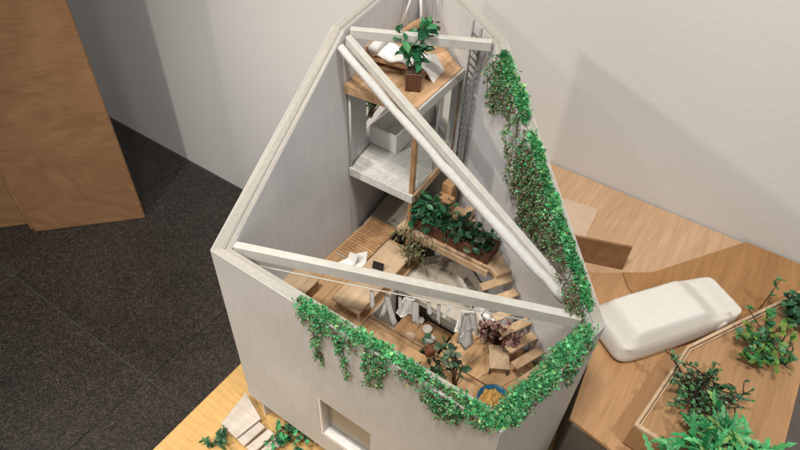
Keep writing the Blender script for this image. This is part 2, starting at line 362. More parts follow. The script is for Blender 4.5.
def bush(name, label, base, stems, kind, leafsize, cols, reach=.08, height=.08, lean=(0, 0), perstem=9, group=None, mat='leafg', stemmat='stem', rad=.0016, cluster=1, flat=.5, cat='plant'):
    t = thing(name, label, cat, base, group); bm = bmesh.new(); P, D, S = [], [], []
    for k in range(stems):
        an = RNG.uniform(0, 2 * math.pi); r = reach * RNG.uniform(.35, 1); h = height * RNG.uniform(.5, 1)
        end = np.array(base) + np.array([math.cos(an) * r + lean[0], math.sin(an) * r + lean[1], h]); st = np.array(base) + np.array([RNG.normal(0, .004), RNG.normal(0, .004), 0])
        bend = RNG.normal(0, .18 * reach, 3); pts = []
        for i in range(7):
            f = i / 6; pts.append(st + (end - st) * np.array([f, f, f ** .75]) + bend * math.sin(f * math.pi) * np.array([1, 1, .4]) + RNG.normal(0, .0012, 3))
        add_tube(bm, pts, [rad * (1 - .6 * i / 6) for i in range(7)], 5)
        for j in range(perstem):
            f = RNG.uniform(.3, 1) * 6; i0 = min(5, int(f)); p = pts[i0] + (pts[i0 + 1] - pts[i0]) * (f - i0); tdir = pts[6] - pts[3]
            if RNG.uniform() < .3:
                q = p + RNG.normal(0, .3, 3) * reach * .3; q[2] = max(q[2], base[2] + .006); add_tube(bm, [p, (p + q) / 2 + RNG.normal(0, .002, 3), q], rad * .45, 4); p = q
            for c in range(cluster):
                P.append(p); D.append(RNG.normal(size=3) * np.array([1, 1, flat]) + tdir / (np.linalg.norm(tdir) + 1e-6) * .5 + np.array([0, 0, .25])); S.append(leafsize * RNG.uniform(.65, 1.2))
        for c in range(2 + cluster):
            P.append(pts[6]); D.append(RNG.normal(size=3) * np.array([1, 1, flat]) + np.array([0, 0, .4])); S.append(leafsize * RNG.uniform(.6, 1))
    mesh_obj('stem', bm, stemmat, t)
    foliage('foliage', P, D, S, palette(len(P), cols, .3), kind, mat, t, roll=.35)
    return t

# ================================================================== the gallery
fb = bmesh.new(); add_prism(fb, rect(-6, 5, -4, 1.42), FLOOR - .1, FLOOR - .006)
floor = mesh_obj('floor', fb, 'grout', base=(0, 0, FLOOR - .1)); tag(floor, 'dark granite tiled gallery floor', None, None, 'structure')
TS = .806
for i in range(-6, 5):
    for j in range(-4, 2):
        x0, x1 = -1.309 + i * TS - TS, -1.309 + i * TS; y0, y1 = .468 + j * TS, .468 + (j + 1) * TS
        if x1 < -4.2 or x0 > 2.6 or y0 > 1.38: continue
        if -2 < i < 0 and j < -2: continue
        box('tile', x0 + .0022, x1 - .0022, y0 + .0022, min(y1 - .0022, 1.379), FLOOR - .005, FLOOR, 'granite', floor, .0012)
gw = bmesh.new(); add_prism(gw, rect(-6, 5, 1.384, 1.5), FLOOR + .004, 1.9)
tag(mesh_obj('gallery_wall', gw, 'plaster'), 'plain off-white gallery wall', None, None, 'structure')

# tall plywood plinth at the left: front panel, a second panel set back beside it
pa, pb = Vector((-1.966, .993, 0)), Vector((-2.271, .66, 0)); pd = (pa - pb).normalized(); pn = Vector((-pd.y, pd.x, 0))   # pn points to the back
pl = thing('display_plinth', 'tall plywood display stand at the left edge of the gallery', 'display stand', (-2.2, .85, FLOOR))
def slab2(name, a, b, t0, t1, z0, z1, mat, parent):
    a, b = Vector(a), Vector(b); prism(name, [(a + pn * t0)[:2], (b + pn * t0)[:2], (b + pn * t1)[:2], (a + pn * t1)[:2]], z0, z1, mat, parent, .002)
slab2('panel', pa, pb, 0, .018, FLOOR + .001, -.25, 'plinth', pl)
slab2('panel', pb - pd * .004, pb - pd * .75, .055, .073, FLOOR + .001, -.25, 'plinth', pl)
slab2('brace', pb + pd * .14, pb + pd * .12, .019, .16, FLOOR + .001, -.6, 'plinth', pl)
slab2('brace', pb - pd * .02, pb - pd * .0, .019, .054, FLOOR + .001, -.25, 'plinth', pl)

tag(box('dark_filler', .40, 1.3, .25, 1.372, FLOOR + .001, -1.30, 'darkbox'), 'plain dark box added to fill the dark area at the right edge behind the tray', 'display stand')  # made-up box, added only to make this corner dark

# ================================================================== the model's base
ZB, ZS = -1.34, -1.08                                             # low ground on the left, street level on the right
mb = thing('site_model', 'plywood site base with yellow low ground and brown street level under the house', 'model base', (-.1, .6, FLOOR))
prism('pedestal', rect(-.735, .33, -.28, 1.36), FLOOR + .001, ZB - .025, 'plinth', mb, .002)
prism('ground_board', rect(-.762, .36, -.30, 1.372), ZB - .024, ZB, 'base', mb, .001)
prism('street_block', [(-.006, .668), (.335, .645), (.345, 1.376), (-.34, 1.376), (-.35, 1.02), (-.03, .80)], ZB + .001, ZS - .006, 'darkbox', mb, .001)
prism('street_board', [(-.014, .672), (.078, .657), (.34, .63), (.35, 1.379), (.163, 1.379), (.0, 1.136), (-.115, 1.054), (-.30, 1.04), (-.03, .806)], ZS - .005, ZS + .004, 'brown2', mb, .0006)
prism('back_board', [(-.115, 1.057), (0, 1.139), (.159, 1.379), (-.74, 1.379), (-.745, 1.19), (-.31, 1.05)], ZS - .02, ZS, 'pale', mb, .0006)
prism('brown_board', [(-.033, 1.055), (-.058, 1.092), (.0, 1.1345), (.163, 1.3775), (.348, 1.3775), (.338, 1.19), (.20, 1.10), (.05, 1.0)], ZS + .005, ZS + .008, 'brown', mb, .0004)
prism('pale_sheet', [(-.40, 1.20), (-.274, 1.257), (-.186, 1.269), (-.174, 1.135), (-.30, 1.06)], ZS + .001, ZS + .006, 'sheet', mb, .0004)
# small standing board behind the car
prism('standing_board', [(-.185, 1.062), (-.062, 1.106), (-.064, 1.112), (-.187, 1.068)], ZS + .001, ZS + .078, 'brownd', mb, .0004)

# raised tray with rim, right
tr = thing('planter_tray', 'raised plywood tray with thin rim standing at the right beside the car', 'tray', (.2, .9, ZS + .009))
TP = [(.087, .680), (.300, .662), (.312, 1.0), (.300, 1.23), (.118, .906)]
prism('tray_body', TP, ZS + .009, -1.008, 'brown2', tr, .0006)
def rim(i, j, inward, lift=0.0):
    a, b = Vector(TP[i]), Vector(TP[j]); d = (b - a).normalized(); n = Vector((-d.y, d.x)); q = [a, b, b + n * inward, a + n * inward]
    prism('rim', [tuple(v) for v in q], -1.0075, -1.0 + lift, 'edge', tr, .0005)
    q = [a + n * (inward + .002), b + n * (inward + .002), b + n * (inward + .0045), a + n * (inward + .0045)]
    prism('rim', [tuple(v) for v in q], -1.0075, -1.0035 + lift, 'edge', tr, .0003)
rim(0, 1, .006); rim(4, 0, .006, .0007); rim(3, 4, .006, .0014)

# ================================================================== the house
A, B, C, E_, D, F = (-.649, .418), (-.078, .414), (-.026, .673), (-.366, .894), (-.688, 1.130), (-.633, .755)
ZL, ZH, ZBOT = -.783, -.498, -1.272
OUT = [A, B, C, E_, D, F]; TOP = [ZL, ZL, ZL, ZH, ZH, ZH]
def offset(poly, t):
    res = []; n = len(poly)
    for i in range(n):
        p0, p1, p2 = Vector(poly[i - 1]), Vector(poly[i]), Vector(poly[(i + 1) % n])
        d1, d2 = (p1 - p0).normalized(), (p2 - p1).normalized(); n1, n2 = Vector((-d1.y, d1.x)), Vector((-d2.y, d2.x))
        k = (n1 + n2); k = k / k.dot(n1) ; res.append(tuple(p1 + k * t))
    return res
MID1, MID2, INN = offset(OUT, .0165), offset(OUT, .0172), offset(OUT, .025)
house = thing('model_house', 'open-topped grey wooden model house with pointed plan and white beams', 'model house', (-.37, .66, ZB))
def wall_piece(bm, o0, o1, i0, i1, zt0, zt1, zb, holes=(), g=.0004):
    """one wall leaf between outer line o0-o1 and inner line i0-i1; holes = (u0,u1,z0,z1) along it"""
    o0, o1, i0, i1 = map(Vector, (o0, o1, i0, i1)); L = (o1 - o0).length
    us = sorted({g / L, 1 - g / L} | {h[0] for h in holes} | {h[1] for h in holes}); zs = sorted({zb} | {h[2] for h in holes} | {h[3] for h in holes}); nz = len(zs)
    V = {}
    def vert(a, b, s):
        if (a, b, s) not in V:
            u = us[a]; p = (o0.lerp(o1, u) if s == 0 else i0.lerp(i1, u)); z = zs[b] if b < nz else zt0 + (zt1 - zt0) * u
            V[a, b, s] = bm.verts.new((p.x, p.y, z))
        return V[a, b, s]
    def solid(a, b):
        if not (0 <= a < len(us) - 1 and 0 <= b < nz): return False
        uc = (us[a] + us[a + 1]) / 2; z0 = zs[b]; z1 = zs[b + 1] if b + 1 < nz else 9
        return not any(h[0] < uc < h[1] and h[2] <= z0 and z1 <= h[3] + 1e-6 for h in holes)
    for a in range(len(us) - 1):
        for b in range(nz):
            if not solid(a, b): continue
            for s in (0, 1): bm.faces.new([vert(a, b, s), vert(a + 1, b, s), vert(a + 1, b + 1, s), vert(a, b + 1, s)])
            if not solid(a - 1, b): bm.faces.new([vert(a, b, 0), vert(a, b, 1), vert(a, b + 1, 1), vert(a, b + 1, 0)])
            if not solid(a + 1, b): bm.faces.new([vert(a + 1, b, 0), vert(a + 1, b, 1), vert(a + 1, b + 1, 1), vert(a + 1, b + 1, 0)])
            if not solid(a, b - 1): bm.faces.new([vert(a, b, 0), vert(a + 1, b, 0), vert(a + 1, b, 1), vert(a, b, 1)])
            if not solid(a, b + 1): bm.faces.new([vert(a, b + 1, 0), vert(a + 1, b + 1, 0), vert(a + 1, b + 1, 1), vert(a, b + 1, 1)])
HOLES = {0: [((.649 - .431) / .571, (.649 - .303) / .571, -1.205, -1.056)], 4: [(.10, .74, -.792, -.625)], 3: [(.42, .56, -.796, -.66)]}
for i in range(6):
    j = (i + 1) % 6; nm = 'wall'
    bm = bmesh.new(); hs = HOLES.get(i, ())
    if i == 4: hs = [(1 - h[1], 1 - h[0], h[2], h[3]) for h in hs]; hs = [(.12, .76, -.792, -.625)]
    wall_piece(bm, OUT[i], OUT[j], MID1[i], MID1[j], TOP[i], TOP[j], ZBOT, hs)
    wo = mesh_obj(nm, bm, 'wall', house)
    # the lining leaf inside, a hair lower than the outer leaf
    bm = bmesh.new(); wall_piece(bm, MID2[i], MID2[j], INN[i], INN[j], TOP[i] - .0018, TOP[j] - .0018, ZBOT + .002, hs)
    mesh_obj('lining', bm, 'lining', wo)
    # strip of raw edge on the outer leaf, darker cap on the lining
    bm = bmesh.new(); o_, n_ = offset(OUT, .0022), offset(OUT, .0150)
    q = [o_[i], o_[j], n_[j], n_[i]]; add_prism(bm, q, [TOP[i] + .0002, TOP[j] + .0002, TOP[j] + .0002, TOP[i] + .0002], [TOP[i] + .0012, TOP[j] + .0012, TOP[j] + .0012, TOP[i] + .0012])
    mesh_obj('top_edge', bm, 'topedge', wo)
    bm = bmesh.new(); o_, n_ = offset(OUT, .0178), offset(OUT, .0244); za, zb_ = TOP[i] - .0016, TOP[j] - .0016
    add_prism(bm, [o_[i], o_[j], n_[j], n_[i]], [za, zb_, zb_, za], [za + .001, zb_ + .001, zb_ + .001, za + .001])
    mesh_obj('lining_dark_cap', bm, 'topedge', wo)  # cap added in a darker tone so the lit lining top stays muted
    if i == 0:      # window frame pieces in the front wall
        y0, y1 = .4165, .4385
        box('window_frame', -.4305, -.4235, y0, y1, -1.2045, -1.0565, 'frame', wo); box('sill', -.4232, -.3035, y0, y1, -1.2045, -1.1935, 'frame', wo)
        box('head_shadow_line', -.4232, -.3035, .431, .4385, -1.0605, -1.0565, 'brownd', wo)  # dark strip in place of the shadow line under the window head
        box('pane', -.4232, -.3035, .4325, .4332, -1.1933, -1.0607, 'glass', wo, 0)
        box('blind', -.4232, -.3035, .4392, .4402, -1.204, -1.0575, 'blind', wo, 0)
prism('foot', [(-.60, .455), (-.12, .455), (-.08, .65), (-.38, .85), (-.65, 1.08), (-.60, .75)], ZB + .0005, ZBOT + .02, 'steel', house, .001)
prism('foot_plate', [(-.618, .424), (-.612, .422), (-.588, .50), (-.594, .502)], ZB + .0005, ZBOT + .001, 'frame', house, .0005)

# beams across the open roof
Ai, Ci, Fi, Ei = INN[0], INN[2], INN[5], INN[3]
def P3(p, z): return (p[0], p[1], z)
rod('beam', (Ai[0] + .001, Ai[1] + .0075, ZL + .006), (Ci[0] - .010, Ci[1] + .000, ZL + .006), .015, .024, 'beam', house)
rod('beam', (Fi[0] + .010, Fi[1] - .004, ZH - .004), (Ci[0] - .022, Ci[1] + .022, ZL + .010), .013, .018, 'beam', house)
rod('beam', (Fi[0] + .006, Fi[1] + .008, ZH + .003), (Ei[0] - .006, Ei[1] + .002, ZH + .003), .013, .017, 'beam', house)
# rolled white screen along the sloping beam
P, Q = Vector((Fi[0] + .006, Fi[1] - .021, ZH - .021)), Vector((Ci[0] - .045, Ci[1] + .014, ZL + .006))
rs, rp = [], []
for k in range(25):
    f = k / 24; rp.append(P.lerp(Q, f) + Vector((0, 0, -.004 * math.sin(f * math.pi))) + Vector(RNG.normal(0, .0006, 3))); rs.append(.0070 + .0020 * f + RNG.normal(0, .0005))
tube('rolled_screen', rp, rs, 'paper', house, 14)
tube('clothes_line', [(Ai[0] + .03, Ai[1] + .006, ZL - .026), (Ci[0] - .03, Ci[1] - .014, ZL - .026)], .0011, 'beam', house, 6)

# --- floors
innp = offset(OUT, .0262)
LEFT = [(-.632, .444), (-.437, .444), (-.437, .798), (-.612, .798)]
FRONT = [(-.434, .444), (-.106, .444), (-.080, .594), (-.434, .594)]
RIGHT = [(-.274, .597), (-.079, .597), (-.066, .656), (-.274, .792)]
fl = prism('floor_slab', [(-.629, .446), (-.436, .446), (-.436, .797), (-.609, .797)], -1.02, -1.005, 'greyw', house)
prism('floor_slab', [(-.433, .446), (-.108, .446), (-.083, .593), (-.433, .593)], -1.02, -1.005, 'greyw', house)
prism('floor_slab', [(-.273, .598), (-.082, .598), (-.069, .655), (-.273, .79)], -1.02, -1.005, 'greyw', house)
inw = clip(LEFT, innp[:1] + innp[1:3] + innp[3:] if False else LEFT)
for reg, ang, wd in ((LEFT, math.pi / 2, .040), (FRONT, .0, .048), (RIGHT, 1.15, .036)):
    # clip against the left and right wall lines
    conv = [innp[0], innp[1], innp[2], innp[3], (-.60, 1.0), innp[5]]
    reg2 = clip(reg, conv); planks(reg2, ang, wd, -1.0048, -1.0, 'floorw', house, 'floor_plank', .0007, .0003, (-.1, .44))
prism('sand_floor', [(-.434, .692), (-.276, .692), (-.276, .795), (-.378, .862), (-.434, .80)], -1.02, -1.003, 'concrete', house)
prism('back_floor', [(-.607, .80), (-.535, .80), (-.535, .96), (-.625, .96)], -1.02, -1.003, 'concrete', house)
prism('back_floor', [(-.532, .885), (-.40, .885), (-.52, .965), (-.532, .965)], -1.02, -1.003, 'concrete', house)
prism('lower_floor', [(-.60, .46), (-.12, .46), (-.09, .64), (-.38, .83), (-.58, .98)], -1.262, -1.235, 'concrete', house)
# slatted deck against the left wall
dk = box('deck_frame', -.598, -.527, .690, .828, -.9995, -.9965, 'greyw', house, .0003)
for k in range(17):
    box('deck_slat', -.5975, -.5275, .692 + k * .008, .6985 + k * .008, -.996, -.9915, 'deck', dk, .0003)
# void lining and edge boards
box('void_edge', -.4335, -.2755, .5945, .5995, -1.03, -.997, 'tread', house); box('void_edge', -.4365, -.4340, .60, .69, -1.03, -.998, 'greyw', house)
# lower platform (grey boards, wooden front rail) and upper platform (blocks of warm wood)
LOWP = [(-.607, .760), (-.456, .764), (-.468, .944), (-.632, 1.062), (-.640, .98)]
UPP = [(-.607, .753), (-.459, .766), (-.463, .928), (-.640, 1.058), (-.646, 1.02)]
lp = prism('lower_platform', LOWP, -.818, -.805, 'greyw', house)
planks(offset(LOWP, .001), .0, .0135, -.8046, -.800, 'platw', lp, 'board', .0009, .0003)
rod('front_rail', (-.606, .757, -.7985), (-.452, .760, -.7985), .006, .021, 'platw', lp); rod('side_rail', (-.4525, .763, -.7985), (-.4645, .945, -.7985), .005, .021, 'tread', lp)
up_ = prism('upper_platform', UPP, -.622, -.606, 'greyw', house)
UI = offset(UPP, .0005)
planks(UI, 1.15, .034, -.6055, -.600, 'plat', up_, 'board', .0004, .0002, (-.46, .77))
rod('front_rail', (-.607, .7495, -.5995), (-.456, .7625, -.5995), .005, .019, 'plat', up_); rod('side_rail', (-.4555, .765, -.5995), (-.4595, .930, -.5995), .005, .020, 'beamd', up_)
tube('post', [(-.4585, .7655, -.625), (-.4585, .7655, -1.235)], .0062, 'deck', house, 4, False)
tube('mullion', [(-.6030, .7585, -.622), (-.6030, .7585, -.80)], .0024, 'frame', house, 6)
tube('mullion', [(-.466, .855, -.62), (-.466, .855, -.80)], .0022, 'frame', house, 6)
tube('mullion', [(-.4665, .934, -.62), (-.4665, .934, -.80)], .0028, 'edge', house, 6)
prism('glass_pane', [(-.4605, .772), (-.4615, .772), (-.4675, .930), (-.4665, .930)], -.799, -.624, 'glass', house, 0)
# shelf landing and stair
SH = [(-.474, .744), (-.262, .754), (-.244, .744), (-.226, .772), (-.378, .870), (-.460, .87)]
sh = prism('shelf', SH, -.895, -.881, 'tread', house)
box('shelf_rail', -.474, -.263, .741, .7445, -.897, -.880, 'tread', sh)
wd_ = Vector((Ci[0] - Ei[0], Ci[1] - Ei[1])).normalized(); wn = Vector((wd_.y, -wd_.x)); wn = wn if wn.y < 0 else -wn
angw = math.atan2(wd_.y, wd_.x)
st = Vector((-.232, 0)); t0 = (st.x - Ei[0]) / wd_.x; p0 = Vector(Ei) + wd_ * t0
for k in range(7):
    c = p0 + wd_ * (.014 + k * .0275) + wn * .036; 
    rbox('stair_tread', c.x, c.y, angw + .035 * k, .0180, .066, -.892 - .0125 * k - .0042, -.892 - .0125 * k, 'tread', house)
for k in range(5): rbox('stair_board', -.300 + .012 * k, .745 - .010 * k, -.72, .10, .0075, -1.0 + .001, -.975 + .004 * k, 'greyw', house)
# steps from the landing up to the lower platform
for k in range(3): box('upper_step', -.440 + .0 * k, -.392 - .012 * k, .800 + k * .028, .826 + k * .028, -.880 + k * .001, -.866 + k * .020, 'deck', house)
box('step_block', -.372, -.356, .815, .848, -.879, -.845, 'tread', house)
# ladder by the back right wall
la = Vector((Ei[0] - .030, Ei[1] + .006)); lb = la + Vector((-.026, .019))
ld = thing('ladder', 'grey metal ladder standing against the grey back wall beside the platforms', 'ladder', ((la.x + lb.x) / 2, (la.y + lb.y) / 2, -.88))
for p, q in ((la, 0), (lb, 1)): tube('rail', [(p.x, p.y, -.880), (p.x - .002, p.y + .004, -.485)], .0021, 'alu', ld, 6)
for k in range(26):
    z = -.868 + k * .0145; tube('rung', [(la.x, la.y + .001, z), (lb.x, lb.y + .001, z)], .0017, 'alu', ld, 5)

# --- things on the upper platform
ch = thing('chaise_lounge', 'wooden daybed with wavy white mattress and bolster on the upper platform', 'daybed', (-.57, .90, -.600))
ca, dx, dy = (-.618, .828), Vector((.985, .17)).normalized(), Vector((-.17, .985)).normalized()
def chp(u, v): return (ca[0] + dx.x * u + dy.x * v, ca[1] + dx.y * u + dy.y * v)
def chq(u0, u1, v0, v1): return [chp(u0, v0), chp(u1, v0), chp(u1, v1), chp(u0, v1)]
prism('frame', chq(.004, .125, .002, .056), -.590, -.581, 'deck', ch)
prism('headboard', chq(-.004, .003, .0, .058), -.5995, -.562, 'tread', ch)
for u, v in ((.008, .004), (.115, .004), (.008, .052), (.115, .052)): prism('leg', chq(u, u + .006, v, v + .004), -.5999, -.5905, 'tread', ch, .0004)
bm = bmesh.new(); nu, nv = 22, 6; g = []
for a in range(nu + 1):
    row = []
    for b in range(nv + 1):
        u = .014 + .128 * a / nu; v = .0 + .056 * b / nv; z = -.5745 + .004 * math.sin(a * .75) * (1 - .5 * b / nv) - max(0, u - .118) * 1.05 + RNG.normal(0, .0005)
        row.append(bm.verts.new((*chp(u, v), z)))
    g.append(row)
for a in range(nu):
    for b in range(nv): bm.faces.new((g[a][b], g[a + 1][b], g[a + 1][b + 1], g[a][b + 1]))
ex = bmesh.ops.extrude_face_region(bm, geom=list(bm.faces)); bmesh.ops.translate(bm, verts=[v for v in ex['geom'] if isinstance(v, bmesh.types.BMVert)], vec=(0, 0, -.005))
mesh_obj('mattress', bm, 'cloth', ch, smooth=True)
tube('bolster', [(*chp(.017, -.004), -.562), (*chp(.017, .05), -.562)], .0095, 'white', ch, 14)

pp = thing('potted_plant', 'leafy green plant in a square brown pot on the upper platform', 'potted plant', (-.500, .815, -.5995))
rbox('pot', -.500, .815, .5, .028, .028, -.5994, -.5640, 'pot', pp, .001); rbox('soil', -.500, .815, .5, .024, .024, -.5642, -.5630, 'soil', pp, 0)
bm = bmesh.new(); Pp, Dp, Sp = [], [], []
for k in range(5):
    e = np.array([-.500 + RNG.normal(.010, .019), .815 + RNG.normal(.006, .019), -.478 + RNG.uniform(-.022, .004)]); s_ = np.array([-.500, .815, -.566]); pts = [s_ + (e - s_) * f + np.array([.004 * math.sin(f * 3 + k), .003 * math.cos(f * 4 + k), 0]) for f in np.linspace(0, 1, 6)]
    add_tube(bm, pts, .0014, 5)
    for j in range(24):
        f = RNG.uniform(.3, 1); Pp.append(s_ + (e - s_) * f + RNG.normal(0, .003, 3)); Dp.append(RNG.normal(size=3) + np.array([0, 0, .1])); Sp.append(RNG.uniform(.012, .028))
mesh_obj('stem', bm, 'stem', pp); foliage('foliage', Pp, Dp, Sp, palette(len(Pp), [(.02, .15, .055), (.04, .22, .085), (.012, .09, .035), (.09, .28, .12)], .3), 'oval', 'leafg', pp)

tp = thing('telescope_tripod', 'slim white tripod with black joints at the back of the upper platform', 'tripod', (-.603, .982, -.5995))
apex = Vector((-.603, .982, -.470))
for dxy in ((-.028, -.024), (.022, -.012), (-.002, .030)):
    ft = Vector((-.603 + dxy[0], .982 + dxy[1], -.5992)); lg = tube('leg', [ft, apex], .0023, 'white', tp, 8)
    tube('joint', [ft.lerp(apex, .14), ft.lerp(apex, .19)], .0033, 'steel', lg, 8); tube('tip', [ft, ft.lerp(apex, .03)], .003, 'steel', lg, 8)
tube('head', [apex - Vector((0, 0, .004)), apex + Vector((0, 0, .010))], .005, 'steel', tp, 10)

# --- things on the lower platform
tb = thing('bathtub', 'plain white box bathtub on the grey lower platform', 'bathtub', (-.592, .925, -.7995))
TX0, TX1, TY0, TY1 = -.6225, -.553, .848, 1.026
box('tub_floor', TX0 + .005, TX1 - .005, TY0 + .005, TY1 - .005, -.7992, -.794, 'white', tb, 0)
for q in ((TX0, TX1, TY0, TY0 + .0045), (TX0, TX1, TY1 - .0045, TY1), (TX0, TX0 + .0045, TY0 + .0048, TY1 - .0048), (TX1 - .0045, TX1, TY0 + .0048, TY1 - .0048)): box('side', *q, -.7993, -.753, 'white', tb, .0012)
bush('window_plant', 'small grey-green sprig outside the back window opening near the bathtub', (-.678, .925, -.8012), 9, 'oval', .015, [(.10, .17, .09), (.07, .14, .07), (.16, .22, .13)], .030, .085, (.0, 0), 8)
prism('window_ledge', [(-.72, .86), (-.672, .86), (-.70, .98), (-.75, .98)], -.816, -.8015, 'greyw', house)

# --- planter boxes on the shelf
for k, (x0, x1, lab) in enumerate(((-.4535, -.368, 'brown planter box of bushy green leaves at the post end of the shelf'), (-.365, -.272, 'brown planter box of dark trailing leaves at the stair end of the shelf'))):
    pb_ = thing('planter_box', lab, 'planter', ((x0 + x1) / 2, .779, -.8808), 'planter boxes on the shelf')
    for q in ((x0, x1, .756, .760), (x0, x1, .798, .802), (x0, x0 + .004, .7602, .7978), (x1 - .004, x1, .7602, .7978)): box('side', *q, -.8805, -.852, 'terra', pb_, .0005)
    box('soil', x0 + .0045, x1 - .0045, .7605, .7975, -.8803, -.857, 'soil', pb_, 0)
    n = 260 if k == 0 else 170
    px = RNG.uniform(x0 + .006, x1 - .006, n); py = .779 + RNG.normal(0, .016, n); hz = np.abs(RNG.normal(0, 1, n)) * (.026 if k == 0 else .015); dome = np.cos((px - (x0 + x1) / 2) / (x1 - x0) * 2.4)
    pos = np.stack([px, py, -.856 + np.clip(hz, 0, .058) * (.5 + .6 * dome)], 1); dd = RNG.normal(size=(n, 3)) + np.array([0, -.4, .35]); foliage('foliage', pos, dd, RNG.uniform(.010, .021, n), palette(n, DEEP if k == 0 else [(.02, .085, .04), (.035, .12, .06), (.05, .075, .035), (.012, .05, .025)], .3), 'oval', 'leafg', pb_)
    bm = bmesh.new()
    for q in range(9):
        s_ = Vector((RNG.uniform(x0 + .01, x1 - .01), RNG.uniform(.765, .792), -.858)); e = s_ + Vector((RNG.normal(0, .012), RNG.normal(-.004, .01), RNG.uniform(.02, .045))); add_tube(bm, [s_, s_.lerp(e, .5) + Vector((.002, 0, .002)), e], .0011, 4)
    mesh_obj('stem', bm, 'stemd', pb_)
# trailing plant hanging from the shelf front
tv = thing('trailing_plant', 'pale olive vine trailing down from the shelf beside the wooden post', 'vine', (-.43, .74, -.99))
bm = bmesh.new(); hp, hd, hs, hc = [], [], [], []
for k in range(9):
    x = RNG.uniform(-.456, -.40); pts = [np.array([x, .752, -.852])]
    for i in range(1, 9): pts.append(np.array([x + RNG.normal(0, .004) + .012 * math.sin(i + k), .735 - .006 * math.sin(i * .6), -.858 - i * RNG.uniform(.009, .016)]))
    add_tube(bm, pts, .0008, 4)
    for j in range(20):
        i = RNG.integers(1, 8); hp.append(pts[i] + RNG.normal(0, .004, 3)); hd.append(RNG.normal(size=3) + np.array([0, -.4, -.3])); hs.append(RNG.uniform(.007, .014)); hc.append(np.array([(.20, .20, .10), (.14, .17, .07), (.24, .22, .12), (.09, .12, .05)][RNG.integers(4)]) * RNG.uniform(.8, 1.2))
mesh_obj('stem', bm, 'stem', tv); foliage('foliage', hp, hd, hs, hc, 'long', 'leaf', tv)

# --- ground-floor furniture
tbl = thing('long_table', 'long pale wooden table under the white cross beam on the left floor', 'table', (-.473, .66, -1.0))
box('table_top', -.508, -.440, .563, .760, -.9655, -.960, 'tablew', tbl, .0008)
for x in (-.502, -.449):
    for y in (.570, .750): box('leg', x, x + .004, y, y + .004, -.9998, -.9657, 'greyw', tbl, .0003)
lt = thing('laptop', 'tiny open laptop with black screen on the long table', 'laptop', (-.472, .672, -.9598))
rbox('keyboard', -.474, .668, .25, .024, .016, -.9597, -.9582, 'beamd', lt, .0003)
bm = bmesh.new(); add_prism(bm, rect(-.012, .012, -.0012, .0012), 0, .017); bmesh.ops.rotate(bm, verts=bm.verts, matrix=Matrix.Rotation(-.35, 3, 'X')); bmesh.ops.rotate(bm, verts=bm.verts, matrix=Matrix.Rotation(.25, 3, 'Z')); bmesh.ops.translate(bm, verts=bm.verts, vec=(-.476, .677, -.9582))
mesh_obj('screen', bm, 'screen', lt)
for (cx, cy, an, lab) in ((-.548, .662, 1.15, 'folded white card chair by the left wall behind the cross beam'), (-.523, .672, 1.9, 'folded white card chair tucked against the long table edge')):
    c_ = thing('card_chair', lab, 'chair', (cx, cy, -1.0), 'white card chairs')
    rbox('seat', cx, cy, an, .024, .026, -.977, -.9755, 'white', c_, .0003)
    bm = bmesh.new(); add_prism(bm, rect(-.0008, .0008, -.014, .014), [0, 0, 0, 0], [.030, .030, .016, .016]); bmesh.ops.rotate(bm, verts=bm.verts, matrix=Matrix.Rotation(.35, 3, 'Y') @ Matrix.Identity(3)); bmesh.ops.rotate(bm, verts=bm.verts, matrix=Matrix.Rotation(an, 3, 'Z')); bmesh.ops.translate(bm, verts=bm.verts, vec=(cx + .0125 * math.cos(an), cy + .0125 * math.sin(an), -.9752)); mesh_obj('backrest', bm, 'white', c_)
    for u in (-1, 1): rbox('leg_panel', cx + math.cos(an) * .0100 * u, cy + math.sin(an) * .0100 * u, an, .0013, .022, -.9998, -.9772, 'white', c_, .0002)
cb = thing('low_cabinet', 'low brown cabinet along the left wall near the front corner', 'cabinet', (-.585, .53, -1.0))
box('body', -.618, -.562, .475, .588, -.9998, -.966, 'brownd', cb); box('top', -.620, -.559, .472, .591, -.9658, -.9615, 'tablew', cb)
# cabinet run and dark recess on the lower level, dining table below
kc = thing('kitchen_counter', 'dark grey kitchen counter on the lower level under the hanging laundry', 'counter', (-.36, .78, -1.2345))
box('body', -.45, -.27, .775, .82, -1.2345, -1.155, 'greyp', kc); box('worktop', -.455, -.265, .768, .822, -1.1548, -1.148, 'concrete', kc); box('shelf_board', -.45, -.27, .80, .82, -1.09, -1.083, 'greyw', kc)
for k in range(4): box('door', -.447 + k * .0445, -.4055 + k * .0445, .7725, .7748, -1.229, -1.16, 'greyw', kc, .0004)
dt = thing('dining_table', 'brown dining table on the lower level set with cups and plates', 'table', (-.37, .70, -1.2345))
box('table_top', -.430, -.315, .655, .742, -1.137, -1.130, 'deck', dt)
for x in (-.425, -.326):
    for y in (.660, .731): box('leg', x, x + .006, y, y + .006, -1.2344, -1.1372, 'greyw', dt, .0004)
def cup(name, lab, p, r, h, mat):
    lathe(name, p[0], p[1], [(r * .75, p[2]), (r, p[2] + h), (r * .9, p[2] + h), (r * .65, p[2] + h * .3)], mat).__setitem__('label', lab)
    o = bpy.context.scene.objects[-1] if False else COL.objects[-1]; o['category'] = name.split('_')[-1]; o['group'] = 'tableware on the lower table'
cup('white_cup', 'small white cup nearest the laundry on the lower table', (-.388, .726, -1.1298), .008, .012, 'ceramic')
cup('white_bowl', 'larger white bowl in the middle of the lower table', (-.364, .716, -1.1298), .0115, .010, 'ceramic')
cup('cream_plate', 'cream plate beside the front walkway on the lower table', (-.387, .680, -1.1298), .012, .003, 'sheet')
cup('glass_dish', 'grey glass dish behind the small clay pot on the lower table', (-.345, .697, -1.1298), .012, .009, 'greyw')
lc = thing('lower_chair', 'small brown wooden chair beside the lower dining table', 'chair', (-.30, .72, -1.2345))
